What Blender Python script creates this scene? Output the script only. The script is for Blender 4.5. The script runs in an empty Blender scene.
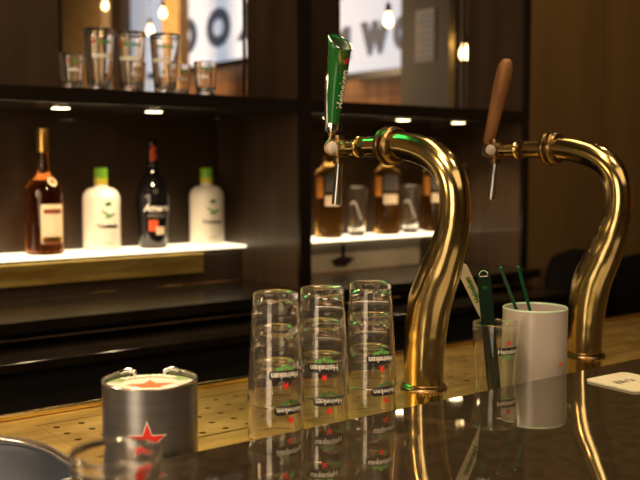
import bpy, bmesh, math, random
from mathutils import Vector, Matrix
random.seed(7)
PI = math.pi
C = bpy.context.scene
COL = C.collection

# ------------------------------------------------------------------ camera
ZT = 1.10                      # top of the glossy bar counter
ZR = 1.044                     # level of the brass drip deck behind it
cam = bpy.data.cameras.new('camera')
co = bpy.data.objects.new('camera', cam); COL.objects.link(co); C.camera = co
cam.sensor_width = 36.0; cam.lens = 36.0 * 950 / 640
cam.clip_start = 0.02
fh = Vector((950, 1230, 0)).normalized(); pit = math.atan(74 / 950)
fwd = Vector((fh.x * math.cos(pit), fh.y * math.cos(pit), -math.sin(pit)))
co.location = (0, 0, ZT + 0.31)
co.rotation_euler = fwd.to_track_quat('-Z', 'Y').to_euler()
cam.dof.use_dof = True; cam.dof.focus_distance = 1.30; cam.dof.aperture_fstop = 5.0

# ------------------------------------------------------------------ world, exposure
w = bpy.data.worlds.new('world'); C.world = w; w.use_nodes = True
w.node_tree.nodes['Background'].inputs[0].default_value = (0.55, 0.65, 0.9, 1)
w.node_tree.nodes['Background'].inputs[1].default_value = 0.05
C.view_settings.view_transform = 'Standard'; C.view_settings.look = 'None'
C.view_settings.gamma = 1; C.view_settings.exposure = 0.45
C.cycles.max_bounces = 24; C.cycles.transmission_bounces = 24; C.cycles.glossy_bounces = 8
C.cycles.transparent_max_bounces = 24; C.cycles.diffuse_bounces = 3
C.cycles.sample_clamp_indirect = 4.0

# ------------------------------------------------------------------ lights
WARM = (1.0, 0.68, 0.36)
def area(name, loc, target, size, power, color=WARM, size_y=None):
    l = bpy.data.lights.new(name, 'AREA'); l.energy = power; l.color = color; l.size = size
    if size_y: l.shape = 'RECTANGLE'; l.size_y = size_y
    else: l.shape = 'DISK'
    o = bpy.data.objects.new(name, l); COL.objects.link(o); o.location = loc
    o.rotation_euler = (Vector(target) - Vector(loc)).to_track_quat('-Z', 'Y').to_euler(); return o
def spot(name, loc, target, power, angle=50, color=WARM, r=0.03, blend=0.6):
    l = bpy.data.lights.new(name, 'SPOT'); l.energy = power; l.color = color
    l.spot_size = math.radians(angle); l.spot_blend = blend; l.shadow_soft_size = r
    o = bpy.data.objects.new(name, l); COL.objects.link(o); o.location = loc
    o.rotation_euler = (Vector(target) - Vector(loc)).to_track_quat('-Z', 'Y').to_euler(); return o
spot('overhead_spot', (0.55, 1.50, 2.75), (0.42, 1.14, 1.04), 130, 24)
spot('overhead_spot', (0.10, 0.55, 2.75), (0.75, 0.95, 1.10), 45, 40)
spot('overhead_spot', (1.35, 0.35, 2.75), (1.15, 0.95, 1.10), 28, 40)
spot('overhead_spot', (2.3, 1.2, 2.75), (1.4, 1.1, 1.10), 14, 40)
spot('overhead_spot', (2.6, 0.9, 2.75), (2.7, 2.04, 1.7), 9, 50)
spot('overhead_spot', (-0.9, 1.3, 2.6), (0.7, 1.0, 1.15), 40, 26)
area('left_fill', (-2.6, -0.6, 1.9), (0.9, 1.0, 1.2), 1.4, 34, (1.0, 0.76, 0.50), 1.8)  # added soft fill for the brass, no window stands there
area('customer_side_fill', (0.8, -2.2, 3.4), (0.8, -2.2, 0), 2.5, 28, (1.0, 0.72, 0.42), 3.0)  # added fill that gives the brass a lit room to reflect
g_ = area('green_neon_glow', (0.93, 1.74, 1.98), (0.93, 1.20, 1.44), 0.34, 0.12, (0.03, 1.0, 0.20), 0.42); g_.data.spread = math.radians(28)
spot('overhead_spot', (1.15, 2.12, 3.0), (1.10, 2.16, 1.6), 22, 34)  # added to brighten the glasses on the upper shelf
spot('overhead_spot', (0.0, -0.3, 2.6), (0.45, 0.80, 1.10), 40, 30)  # added for highlights on the foreground tumbler rim
spot('overhead_spot', (0.35, 1.75, 2.4), (0.73, 0.93, 1.10), 190, 11, (1.0, 0.66, 0.26))  # orange beam added to tint the stacked glasses golden
area('rim_fill', (0.2, 0.75, 3.3), (0.3, 0.75, 1), 0.35, 20, (1.0, 0.70, 0.38), 1.4)  # added area light for bright lines on glass rims
area('rim_fill', (1.3, 1.5, 3.3), (1.2, 1.4, 1), 0.25, 12, (1.0, 0.70, 0.38), 1.6)  # second added area light for rim and brass highlights
area('low_left_fill', (-0.9, 1.55, 1.75), (0.6, 0.95, 1.15), 0.30, 5, (1.0, 0.66, 0.32))  # added low light for highlights in the stacked glasses
area('beyond_fill', (3.2, 7.8, 3.2), (5.2, 7.6, 1.4), 1.0, 130, (1.0, 0.66, 0.36), 3.6)  # added fill to brighten the tiled columns beyond the panes

# ------------------------------------------------------------------ materials
def mat(name, color=(0.5, 0.5, 0.5), rough=0.5, metal=0.0, ior=1.45, trans=0.0, emit=None, es=0.0, noise=None, bump=0.0, coat=0.0):
    m = bpy.data.materials.new(name); m.use_nodes = True; nt = m.node_tree
    b = nt.nodes['Principled BSDF']
    b.inputs['Base Color'].default_value = (*color, 1); b.inputs['Roughness'].default_value = rough
    b.inputs['Metallic'].default_value = metal; b.inputs['IOR'].default_value = ior
    b.inputs['Transmission Weight'].default_value = trans; b.inputs['Coat Weight'].default_value = coat
    if emit: b.inputs['Emission Color'].default_value = (*emit, 1); b.inputs['Emission Strength'].default_value = es
    if noise:                       # (scale vector, second colour, rough variation)
        sc, c2, rv = noise
        tc = nt.nodes.new('ShaderNodeTexCoord'); mp = nt.nodes.new('ShaderNodeMapping')
        mp.inputs['Scale'].default_value = sc
        n = nt.nodes.new('ShaderNodeTexNoise'); n.inputs['Scale'].default_value = 1.0; n.inputs['Detail'].default_value = 6
        nt.links.new(tc.outputs['Object'], mp.inputs[0]); nt.links.new(mp.outputs[0], n.inputs['Vector'])
        r = nt.nodes.new('ShaderNodeValToRGB'); r.color_ramp.elements[0].position = 0.35; r.color_ramp.elements[1].position = 0.65
        r.color_ramp.elements[0].color = (*color, 1); r.color_ramp.elements[1].color = (*c2, 1)
        nt.links.new(n.outputs[0], r.inputs[0]); nt.links.new(r.outputs[0], b.inputs['Base Color'])
        if rv:
            mr = nt.nodes.new('ShaderNodeMapRange'); mr.inputs[3].default_value = rough; mr.inputs[4].default_value = rough + rv
            nt.links.new(n.outputs[0], mr.inputs[0]); nt.links.new(mr.outputs[0], b.inputs['Roughness'])
        if bump:
            bp = nt.nodes.new('ShaderNodeBump'); bp.inputs['Strength'].default_value = bump; bp.inputs['Distance'].default_value = 0.002
            nt.links.new(n.outputs[0], bp.inputs['Height']); nt.links.new(bp.outputs[0], b.inputs['Normal'])
    return m
def tile_mat(name, c1, c2, mortar, scale, rough=0.25, metal=0.4):
    m = mat(name, c1, rough, metal); nt = m.node_tree; b = nt.nodes['Principled BSDF']
    tc = nt.nodes.new('ShaderNodeTexCoord'); sp = nt.nodes.new('ShaderNodeSeparateXYZ'); cb = nt.nodes.new('ShaderNodeCombineXYZ')
    ad = nt.nodes.new('ShaderNodeMath'); ad.operation = 'ADD'
    nt.links.new(tc.outputs['Object'], sp.inputs[0]); nt.links.new(sp.outputs[0], ad.inputs[0]); nt.links.new(sp.outputs[1], ad.inputs[1])
    nt.links.new(ad.outputs[0], cb.inputs[0]); nt.links.new(sp.outputs[2], cb.inputs[1])
    br = nt.nodes.new('ShaderNodeTexBrick'); br.inputs['Scale'].default_value = scale; br.offset = 0
    br.inputs['Color1'].default_value = (*c1, 1); br.inputs['Color2'].default_value = (*c2, 1); br.inputs['Mortar'].default_value = (*mortar, 1)
    br.inputs['Brick Width'].default_value = 0.5; br.inputs['Row Height'].default_value = 0.5; br.inputs['Mortar Size'].default_value = 0.03
    nt.links.new(cb.outputs[0], br.inputs[0]); nt.links.new(br.outputs[0], b.inputs['Base Color']); return m
M = {}
M['counter'] = mat('dark_glossy_counter', (0.022, 0.016, 0.010), 0.02, 0.0, 3.9, noise=((60, 60, 60), (0.035, 0.026, 0.017), 0.02))
M['brass'] = mat('polished_brass', (0.68, 0.53, 0.25), 0.12, 1.0, noise=((14, 14, 14), (0.56, 0.42, 0.17), 0.10))
M['brass_strip'] = mat('satin_brass_strip', (0.80, 0.60, 0.18), 0.30, 0.9, noise=((5, 5, 30), (0.45, 0.30, 0.07), 0.15))
M['brass_old'] = mat('aged_brass', (0.24, 0.16, 0.08), 0.22, 1.0, noise=((90, 90, 90), (0.14, 0.09, 0.04), 0.15))
M['brass_deck'] = mat('brushed_brass_sheet', (0.80, 0.60, 0.20), 0.28, 0.9, noise=((9, 22, 9), (0.44, 0.31, 0.09), 0.16))
M['dark_hole'] = mat('dark_trough', (0.01, 0.008, 0.005), 0.8)
M['steel'] = mat('brushed_steel', (0.33, 0.33, 0.345), 0.32, 1.0, noise=((2, 2, 160), (0.27, 0.27, 0.285), 0.08))
M['steel_rim'] = mat('steel_rim', (0.85, 0.80, 0.76), 0.25, 1.0)
M['basin'] = mat('basin_steel', (0.12, 0.14, 0.19), 0.42, 0.85)
M['chrome'] = mat('chrome', (0.75, 0.75, 0.76), 0.10, 1.0)
M['glass'] = mat('clear_glass', (0.97, 0.965, 0.95), 0.0, 0.0, 1.45, 1.0)
M['glow_haze_glass'] = mat('glass_with_painted_glow', (0.95, 0.93, 0.90), 0.0, 0.0, 1.45, 0.987)  # slight diffuse share put in so the glasses look brighter
M['black'] = mat('black_lacquer', (0.008, 0.006, 0.005), 0.25)
M['black_matte'] = mat('black_matte', (0.006, 0.005, 0.004), 0.6)
M['ledge'] = mat('dark_stone', (0.008, 0.006, 0.004), 0.16, 0.0, 1.22, noise=((12, 12, 12), (0.012, 0.009, 0.006), 0.06))
M['wood'] = mat('dark_brown_wood', (0.046, 0.026, 0.012), 0.36, 0.0, 1.45, noise=((14, 14, 1.6), (0.026, 0.014, 0.006), 0.12), coat=0.15)
M['wood_dark'] = mat('very_dark_wood', (0.040, 0.024, 0.012), 0.40, 0.0, 1.5, noise=((12, 12, 1.6), (0.026, 0.015, 0.008), 0.12))
M['wall_brown'] = mat('brown_wall_panel', (0.150, 0.090, 0.030), 0.55, 0.0, 1.45, noise=((6, 6, 1.2), (0.110, 0.063, 0.020), 0.1))
M['pale'] = mat('pale_reflection', (0.20, 0.17, 0.13), 0.4, noise=((5, 5, 5), (0.13, 0.11, 0.08), 0.1))  # colour of a reflected pale wall
M['shelf_glow'] = mat('lit_shelf', (0.9, 0.85, 0.75), 0.3, emit=(1.0, 0.80, 0.52), es=1.5)
M['lamp_glow'] = mat('lamp_glow', (1, 1, 1), 0.3, emit=(1.0, 0.75, 0.42), es=9.0)
M['bulb_glow'] = mat('bulb_glow', (1, 1, 1), 0.3, emit=(1.0, 0.66, 0.28), es=14.0)
M['white_plastic'] = mat('white_plastic', (0.37, 0.335, 0.32), 0.28, coat=0.3)
M['white_skimmer'] = mat('cream_plastic', (0.72, 0.66, 0.52), 0.3)
M['green_plastic'] = mat('dark_green_plastic', (0.005, 0.022, 0.012), 0.2, 0.0, 1.5)
M['green_clear'] = mat('green_translucent_plastic', (0.006, 0.065, 0.028), 0.15, 0.0, 1.45, 0.0)
M['pale_green'] = mat('pale_green_plastic', (0.36, 0.50, 0.40), 0.3)
M['green'] = mat('green_enamel', (0.008, 0.125, 0.022), 0.22, coat=0.6)
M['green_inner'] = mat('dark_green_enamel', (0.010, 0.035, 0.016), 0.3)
M['green_print'] = mat('green_print', (0.02, 0.20, 0.03), 0.5)
M['ring_green'] = mat('muted_green_print', (0.13, 0.22, 0.08), 0.6)
M['hop_print'] = mat('hop_green_print', (0.10, 0.32, 0.08), 0.5)
M['red'] = mat('red_print', (0.60, 0.020, 0.012), 0.4)
M['orange_red'] = mat('orange_red_print', (0.80, 0.10, 0.03), 0.5)
M['white'] = mat('white_print', (0.80, 0.78, 0.74), 0.5)
M['black_print'] = mat('black_print', (0.01, 0.01, 0.012), 0.4)
M['brown_print'] = mat('brown_print', (0.20, 0.05, 0.02), 0.5)
M['paper'] = mat('cream_paper', (0.76, 0.62, 0.42), 0.7)
M['coaster_white'] = mat('grey_white_card', (0.40, 0.39, 0.36), 0.8)
M['card'] = mat('coaster_card', (0.50, 0.47, 0.37), 0.8, noise=((200, 200, 200), (0.45, 0.42, 0.33), 0.0))
M['tapwood'] = mat('oiled_oak', (0.23, 0.105, 0.036), 0.42, noise=((60, 60, 7), (0.15, 0.060, 0.020), 0.15), bump=0.2)
M['amber'] = mat('amber_spirit', (0.55, 0.16, 0.03), 0.0, 0.0, 1.40, 1.0)
M['whisky'] = mat('golden_spirit', (0.92, 0.55, 0.16), 0.0, 0.0, 1.40, 1.0)
M['goldcap'] = mat('gold_foil', (0.80, 0.50, 0.14), 0.28, 1.0)
M['blackglass'] = mat('black_glass', (0.006, 0.005, 0.006), 0.04, 0.0, 1.6)
M['milk'] = mat('cream_white_bottle', (0.93, 0.88, 0.76), 0.25, coat=0.4)
M['lime'] = mat('lime_cap', (0.22, 0.55, 0.03), 0.35)
M['yellow'] = mat('yellow_collar', (0.72, 0.62, 0.05), 0.4)
M['greylabel'] = mat('grey_label', (0.10, 0.085, 0.08), 0.5)
M['orange_label'] = mat('orange_label', (0.75, 0.30, 0.05), 0.5)
M['sign'] = mat('backlit_sign', (0.7, 0.75, 0.85), 0.5, emit=(0.66, 0.76, 0.95), es=0.50)
M['sign_dim'] = mat('notice_paper', (0.88, 0.88, 0.9), 0.6)
M['sign_text'] = mat('sign_letter_grey', (0.03, 0.04, 0.055), 0.5, emit=(0.10, 0.12, 0.16), es=0.35)
M['daylight'] = mat('daylit_pane', (0.7, 0.75, 0.85), 0.5, emit=(0.60, 0.66, 0.78), es=0.42)
M['tile'] = tile_mat('gold_tiles', (0.62, 0.42, 0.18), (0.50, 0.32, 0.12), (0.16, 0.10, 0.05), 9, 0.35, 0.1)
M['facade'] = tile_mat('warm_brick', (0.50, 0.26, 0.11), (0.36, 0.17, 0.07), (0.20, 0.12, 0.07), 3.5, 0.7, 0.0)
M['floor'] = mat('dark_floor', (0.035, 0.025, 0.018), 0.4)
M['ceiling'] = mat('dark_ceiling', (0.03, 0.022, 0.016), 0.8)
M['leather'] = mat('black_leather', (0.004, 0.0035, 0.003), 0.95, 0.0, 1.12)

# ------------------------------------------------------------------ mesh helpers
def link(name, bm, m, parent=None, smooth=False, loc=None, mats=None):
    me = bpy.data.meshes.new(name); bmesh.ops.recalc_face_normals(bm, faces=bm.faces) if not getattr(bm, 'keep', False) else None
    if smooth:
        for f in bm.faces: f.smooth = True
        for e in bm.edges:
            if len(e.link_faces) == 2 and e.calc_face_angle(0) > math.radians(42): e.smooth = False
    bm.to_mesh(me); bm.free()
    for k in (mats or [m]): me.materials.append(k)
    o = bpy.data.objects.new(name, me); COL.objects.link(o)
    if parent: o.parent = parent
    if loc: o.location = loc
    return o
def thing(name, label, cat, loc=(0, 0, 0), rz=0, group=None):
    o = bpy.data.objects.new(name, None); COL.objects.link(o); o.location = loc; o.rotation_euler = (0, 0, rz)
    o.empty_display_size = 0.02
    return tag(o, label, cat, group)
def tag(o, label, cat, group=None):
    o['label'] = label; o['category'] = cat
    if group: o['group'] = group
    return o
def struct(o): o['kind'] = 'structure'; return o
def dup(o, parent=None):
    c = o.copy(); COL.objects.link(c)
    if parent: c.parent = parent
    for ch in list(o.children): dup(ch, c)
    return c
def box(bm, x0, x1, y0, y1, z0, z1, bev=0.0):
    r = bmesh.ops.create_cube(bm, size=1.0); vs = r['verts']
    for v in vs: v.co = Vector(((x0 + x1) / 2 + v.co.x * (x1 - x0), (y0 + y1) / 2 + v.co.y * (y1 - y0), (z0 + z1) / 2 + v.co.z * (z1 - z0)))
    if bev:
        es = list({e for v in vs for e in v.link_edges}); bmesh.ops.bevel(bm, geom=es, offset=bev, segments=2, affect='EDGES', profile=0.5)
    return bm
def boxo(name, m, x0, x1, y0, y1, z0, z1, bev=0.0, parent=None):
    return link(name, box(bmesh.new(), x0, x1, y0, y1, z0, z1, bev), m, parent)
def lathe(bm, prof, n=48, mtx=None, closed=False):
    rings = []
    for r, z in prof:
        if r < 1e-6: rings.append([bm.verts.new((0, 0, z))])
        else: rings.append([bm.verts.new((r * math.cos(2 * PI * k / n), r * math.sin(2 * PI * k / n), z)) for k in range(n)])
    prs = list(zip(rings, rings[1:])) + ([(rings[-1], rings[0])] if closed else [])
    for a, b in prs:
        for k in range(n):
            k2 = (k + 1) % n
            if len(a) == 1 and len(b) == 1: continue
            if len(a) == 1: bm.faces.new((a[0], b[k2], b[k]))
            elif len(b) == 1: bm.faces.new((a[k], a[k2], b[0]))
            else: bm.faces.new((a[k], a[k2], b[k2], b[k]))
    if mtx:
        for rg in rings:
            for v in rg: v.co = mtx @ v.co
    return bm
def lo(name, prof, m, parent=None, n=48, mtx=None, loc=None, closed=False):
    return link(name, lathe(bmesh.new(), prof, n, mtx, closed), m, parent, True, loc)
def sweep(bm, pts, rad, n=32, cap=True, sub=5):
    P = [Vector(p) for p in pts]; R = list(rad)
    if sub > 1:                       # Catmull-Rom refinement
        Q, S = [], []
        for i in range(len(P) - 1):
            p0, p1, p2, p3 = P[max(i - 1, 0)], P[i], P[i + 1], P[min(i + 2, len(P) - 1)]
            for k in range(sub):
                t = k / sub
                Q.append(0.5 * ((2 * p1) + (p2 - p0) * t + (2 * p0 - 5 * p1 + 4 * p2 - p3) * t * t + (3 * p1 - p0 - 3 * p2 + p3) * t ** 3))
                S.append(R[i] + (R[i + 1] - R[i]) * (t * t * (3 - 2 * t)))
        Q.append(P[-1]); S.append(R[-1]); P, R = Q, S
    T = [(P[min(i + 1, len(P) - 1)] - P[max(i - 1, 0)]).normalized() for i in range(len(P))]
    nrm = Vector((1, 0, 0)) if abs(T[0].x) < 0.9 else Vector((0, 0, 1)); nrm = (nrm - T[0] * nrm.dot(T[0])).normalized()
    rings = []
    for i, p in enumerate(P):
        nrm = (nrm - T[i] * nrm.dot(T[i])).normalized(); bn = T[i].cross(nrm)
        rings.append([bm.verts.new(p + R[i] * (math.cos(2 * PI * k / n) * nrm + math.sin(2 * PI * k / n) * bn)) for k in range(n)])
    for a, b in zip(rings, rings[1:]):
        for k in range(n): bm.faces.new((a[k], a[(k + 1) % n], b[(k + 1) % n], b[k]))
    if cap: bm.faces.new(rings[0]); bm.faces.new(rings[-1])
    return bm
def axis_mtx(loc, d): return Matrix.Translation(loc) @ Vector(d).to_track_quat('Z', 'Y').to_matrix().to_4x4()
def poly_bm(pts, th=0.0):
    """flat polygon in the XY plane with optional thickness along Z"""
    bm = bmesh.new(); vs = [bm.verts.new((x, y, 0)) for x, y in pts]; es = [bm.edges.new((vs[i], vs[(i + 1) % len(vs)])) for i in range(len(vs))]
    bmesh.ops.triangle_fill(bm, use_beauty=True, edges=es)
    if th:
        r = bmesh.ops.extrude_face_region(bm, geom=list(bm.faces))
        for v in r['geom']:
            if isinstance(v, bmesh.types.BMVert): v.co.z += th
    return bm
def star_pts(R, rot=PI / 2, k=0.42):
    return [((R if i % 2 == 0 else R * k) * math.cos(rot + i * PI / 5), (R if i % 2 == 0 else R * k) * math.sin(rot + i * PI / 5)) for i in range(10)]
def rrect(w, h, r, n=6):
    out = []
    for cx, cy, a0 in ((w / 2 - r, h / 2 - r, 0), (-w / 2 + r, h / 2 - r, PI / 2), (-w / 2 + r, -h / 2 + r, PI), (w / 2 - r, -h / 2 + r, 1.5 * PI)):
        for i in range(n + 1): a = a0 + i * PI / 2 / n; out.append((cx + r * math.cos(a), cy + r * math.sin(a)))
    return out
def text_bm(s, size, off=0.0, shear=0.0, ext=0.0, sx=1.0, space=1.0):
    cu = bpy.data.curves.new('lettering', 'FONT'); cu.body = s; cu.size = size; cu.align_x = 'CENTER'; cu.align_y = 'CENTER'
    cu.offset = off; cu.shear = shear; cu.extrude = ext; cu.resolution_u = 3; cu.space_character = space
    o = bpy.data.objects.new('lettering', cu); COL.objects.link(o); bpy.context.view_layer.update()
    me = bpy.data.meshes.new_from_object(o); bm = bmesh.new(); bm.from_mesh(me)
    bpy.data.objects.remove(o); bpy.data.curves.remove(cu); bpy.data.meshes.remove(me)
    for v in bm.verts: v.co.x *= sx
    return bm
def fit_text(s, w, h, off=0.0002, shear=0.0):
    bm = text_bm(s, 0.01, off * 0.01 / h, shear); xs = [v.co.x for v in bm.verts]; ys = [v.co.y for v in bm.verts]
    cx, cy = (min(xs) + max(xs)) / 2, (min(ys) + max(ys)) / 2; kx, ky = w / (max(xs) - min(xs)), h / (max(ys) - min(ys))
    for v in bm.verts: v.co.x = (v.co.x - cx) * kx; v.co.y = (v.co.y - cy) * ky
    return bm
def wrap(bm, R, z0, phi=-PI / 2, eps=0.0004, cut=0.004):
    """bend a flat XY decal round a vertical body; R is a radius or a function of z"""
    # cut long edges so the decal follows the curve
    if cut:
        xs = [v.co.x for v in bm.verts]; x = min(xs) + cut
        while x < max(xs):
            bmesh.ops.bisect_plane(bm, geom=list(bm.verts) + list(bm.edges) + list(bm.faces), plane_co=(x, 0, 0), plane_no=(1, 0, 0)); x += cut
    for v in bm.verts:
        z = z0 + v.co.y; r = (R(z) if callable(R) else R) + eps + v.co.z; a = phi + v.co.x / max(r, 1e-4)
        v.co = Vector((r * math.cos(a), r * math.sin(a), z))
    return bm
def place(bm, mtx):
    for v in bm.verts: v.co = mtx @ v.co
    return bm
def decal(name, bm, m, parent, smooth=False):
    bm.keep = True if False else None
    return link(name, bm, m, parent, smooth)
def shift(bm, dx, dy, dz=0):
    for v in bm.verts: v.co += Vector((dx, dy, dz))
    return bm

# ------------------------------------------------------------------ room shell
struct(boxo('floor', M['floor'], -3, 5.3, -4.5, 13, -0.05, 0))
struct(boxo('ceiling', M['ceiling'], -3, 5.3, -4.5, 13, 3.6, 3.7))
struct(boxo('wall_back', M['wood_dark'], -3, 5.3, 13, 13.1, 0, 3.6))
struct(boxo('wall_left', M['wall_brown'], -3.1, -3, -4.5, 13, 0, 3.6))
struct(boxo('wall_right', M['facade'], 5.2, 5.3, -4.5, 13, 0, 3.6))
struct(boxo('wall_front', M['wall_brown'], -3, 5.3, -4.6, -4.5, 0, 3.6))
struct(boxo('wall_side', M['wall_brown'], 2.436, 2.814, 2.04, 2.11, 0, 3.6))
struct(boxo('wall_far', M['wall_brown'], 2.822, 5.2, 2.045, 2.11, 0, 3.6))
struct(boxo('wall_bar', M['wood_dark'], -3, -0.6, 2.30, 2.36, 0, 3.6))
struct(boxo('window_1', M['daylight'], 5.16, 5.199, 9.60, 10.45, 2.2, 3.55))

# ------------------------------------------------------------------ back bar: dividers, shelves, ledges, mirror stand-ins
def divider(x0, x1, label):
    t = thing('divider_post', label, 'post', (x0, 2.04, 0))
    bm = bmesh.new(); box(bm, 0, x1 - x0, 0.012, 0.46, 1.0785, 1.5505); box(bm, 0, x1 - x0, 0.012, 0.255, 1.5505, 3.6); link('panel', bm, M['wood'], t)
    link('front_edge', box(bmesh.new(), -0.001, x1 - x0 + 0.001, 0, 0.012, 1.0785, 3.6), M['black'], t)
divider(1.510, 1.545, 'black edged dark wood divider between the two shelf bays')
divider(2.408, 2.434, 'dark post at right end of shelving, beside brown wall')

def upper_shelf(x0, x1, lamps, label):
    t = thing('bottle_shelf', label, 'shelf', (x0, 2.04, 1.551))
    link('board', box(bmesh.new(), 0, x1 - x0, 0.0, 0.475, 0, 0.035, 0.002), M['black'], t)
    for lx, ly in lamps:
        d = lo('downlight', [(0, -0.003), (0.021, -0.003), (0.026, -0.004), (0.029, -0.002), (0.029, 0.0005)], M['chrome'], t, 32, loc=(lx - x0, ly - 2.04, 0))
        lo('lens', [(0, -0.0045), (0.021, -0.0045), (0.021, -0.0031)], M['lamp_glow'], d, 24)
        l = bpy.data.lights.new('downlight_beam', 'SPOT'); l.energy = 6; l.color = (1, 0.72, 0.42); l.spot_size = math.radians(120); l.spot_blend = 0.8; l.shadow_soft_size = 0.02
        o = bpy.data.objects.new('downlight_beam', l); COL.objects.link(o); o.location = (lx, ly, 1.551 - 0.012)
upper_shelf(-0.6, 1.508, [(0.64, 2.19), (0.908, 2.19), (1.156, 2.19), (0.72, 2.40), (1.0, 2.40), (1.28, 2.40)][0:3], 'long black shelf above the spirit bottles, carrying upright beer glasses')
upper_shelf(1.547, 2.406, [(1.70, 2.15), (1.963, 2.13), (2.22, 2.15)], 'black shelf with small downlights behind the beer taps')

def lit_shelf(x0, x1, label):
    t = thing('glowing_shelf', label, 'shelf', (x0, 2.30, 1.1825))
    link('support', box(bmesh.new(), 0, x1 - x0, 0.045, 0.16, -0.020, -0.0075), M['black'], t)
    link('light_panel', box(bmesh.new(), 0, x1 - x0, 0, 0.16, -0.0073, 0, 0.0015), M['shelf_glow'], t)
lit_shelf(-0.6, 1.508, 'glowing white shelf under the four spirit bottles')
lit_shelf(1.547, 2.406, 'glowing white shelf behind left beer tap, under amber bottles')

for x0, x1, n in ((-0.6, 1.508, 'left bay'), (1.547, 2.406, 'right bay')):
    struct(boxo('trim_3', M['wood'], x0, x1, 2.461, 2.475, 1.168, 1.5505))
    tag(boxo('lower_panel', M['wood_dark'], x0, x1, 2.33, 2.344, 1.079, 1.162), 'dark panel beneath the glowing shelf in the %s' % n, 'panel')
# upper clear panes added in place of mirrors, wood panels beside them
def pane(name, x0, x1, z0, z1, y, label, fr=0.006):
    t = thing(name, label, 'window', (x0, y, z0))
    link('glass_pane', box(bmesh.new(), fr, x1 - x0 - fr, 0, 0.004, fr, z1 - z0 - fr), M['glass'], t)
    bm = bmesh.new()
    for a in ((0, fr, 0, z1 - z0), (x1 - x0 - fr, x1 - x0, 0, z1 - z0), (fr, x1 - x0 - fr, 0, fr), (fr, x1 - x0 - fr, z1 - z0 - fr, z1 - z0)):
        box(bm, a[0], a[1], -0.003, 0.008, a[2], a[3])
    link('edge_trim', bm, M['brass_old'], t)
pane('mirror_stand_in', 0.955, 1.508, 1.588, 2.6, 2.300, 'tall clear pane in place of a mirror behind the upright glasses, showing reversed letters ROO')
pane('mirror_stand_in', 1.846, 2.404, 1.588, 2.6, 2.300, 'tall clear pane in place of a mirror between the tap handles, showing a reversed W')
tag(boxo('wood_panel', M['wood'], 0.71, 0.953, 2.30, 2.312, 1.588, 2.6), 'dark brown panel left of the glass pane, above the upper shelf', 'panel')
tag(boxo('wood_panel', M['wall_brown'], -0.6, 0.707, 2.295, 2.307, 1.588, 2.6), 'lighter brown panel at the upper left edge of the picture', 'panel')
tag(boxo('wood_panel', M['wood_dark'], 1.547, 1.844, 2.30, 2.312, 1.588, 2.6), 'dark panel between divider post and glass pane behind green tap handle', 'panel')
struct(boxo('trim_1', M['wood_dark'], -0.6, 2.406, 2.29, 2.50, 2.61, 3.6))
tag(boxo('brass_strip', M['brass_strip'], -0.6, 1.374, 2.316, 2.329, 1.110, 1.166, 0.002), 'polished brass strip below the glowing shelf with the bottles', 'trim')
PALE = thing('painted_reflection', 'low pale panel painted as a mirror reflection with a dark hanging shape, under right glowing shelf', 'panel', (1.56, 2.318, 1.081))
link('panel', box(bmesh.new(), 0, 0.655, 0, 0.008, 0, 0.085), M['pale'], PALE)  # panel and silhouette imitate the reflection in a low mirror
link('reflected_silhouette', place(poly_bm([(-0.045, 0.0), (-0.03, -0.014), (0.01, -0.018), (0.035, -0.004), (0.05, 0.004), (0.02, 0.008), (0.008, 0.012), (0.006, 0.05), (-0.004, 0.05), (-0.006, 0.012), (-0.03, 0.006)], 0.002), Matrix.Translation((0.32, -0.001, 0.034)) @ Matrix.Rotation(PI / 2, 4, 'X')), M['black'], PALE)
tag(boxo('ledge', M['ledge'], -0.6, 2.433, 1.98, 2.328, 1.052, 1.078, 0.002), 'upper dark stone ledge of the back bar', 'ledge')
struct(boxo('trim_2', M['black_matte'], -0.6, 2.433, 2.10, 2.33, 1.018, 1.050))
tag(boxo('worktop', M['ledge'], -0.6, 2.433, 1.85, 2.098, 0.997, 1.017, 0.002), 'lower dark stone worktop with chipped pale edge behind the bar', 'worktop')
tag(boxo('back_cabinet', M['black_matte'], -0.6, 2.43, 1.88, 2.03, 0.0, 0.9965, 0.004), 'black cabinet front under the dark stone worktop', 'cabinet')
for lab, cx, hh, ww in (('black rounded shape in shadow against the brown wall, behind right tap', 2.99, 1.235, 0.30), ('lower black rounded shape beside the end of the shelving', 2.56, 1.19, 0.12)):
    bm = bmesh.new(); box(bm, -ww, ww, -0.10, 0.06, 0, hh, 0.06)
    for v in bm.verts:
        if v.co.z > hh - 0.3: v.co.z -= 0.20 * (v.co.x / ww) ** 2 * (v.co.z - hh + 0.3) / 0.3
    bmesh.ops.subdivide_edges(bm, edges=bm.edges, cuts=3, use_grid_fill=True)
    for v in bm.verts: v.co.z -= 0.07 * (abs(v.co.x) / ww) ** 2.2 * max(0, (v.co.z - 0.6) / (hh - 0.6)) if abs(v.co.x) <= ww else 0
    tag(link('padded_backrest', bm, M['leather'], None, True, (cx, 1.95, 0)), lab, 'seat back')

# ------------------------------------------------------------------ bar: counter slab, brass deck, body
BC = thing('bar_counter', 'glossy dark bar counter mirroring the glasses and taps', 'counter', (0, 0, 0))
boxo('countertop', M['counter'], -1.6, 4.2, 0.12, 0.885, 1.030, ZT, 0.0015, BC)
boxo('base', M['wood_dark'], -1.6, 4.2, 0.30, 1.30, 0, 0.90, 0, BC); boxo('riser', M['wood_dark'], -1.6, 4.2, 0.30, 0.80, 0.90, 1.0295, 0, BC)
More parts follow.
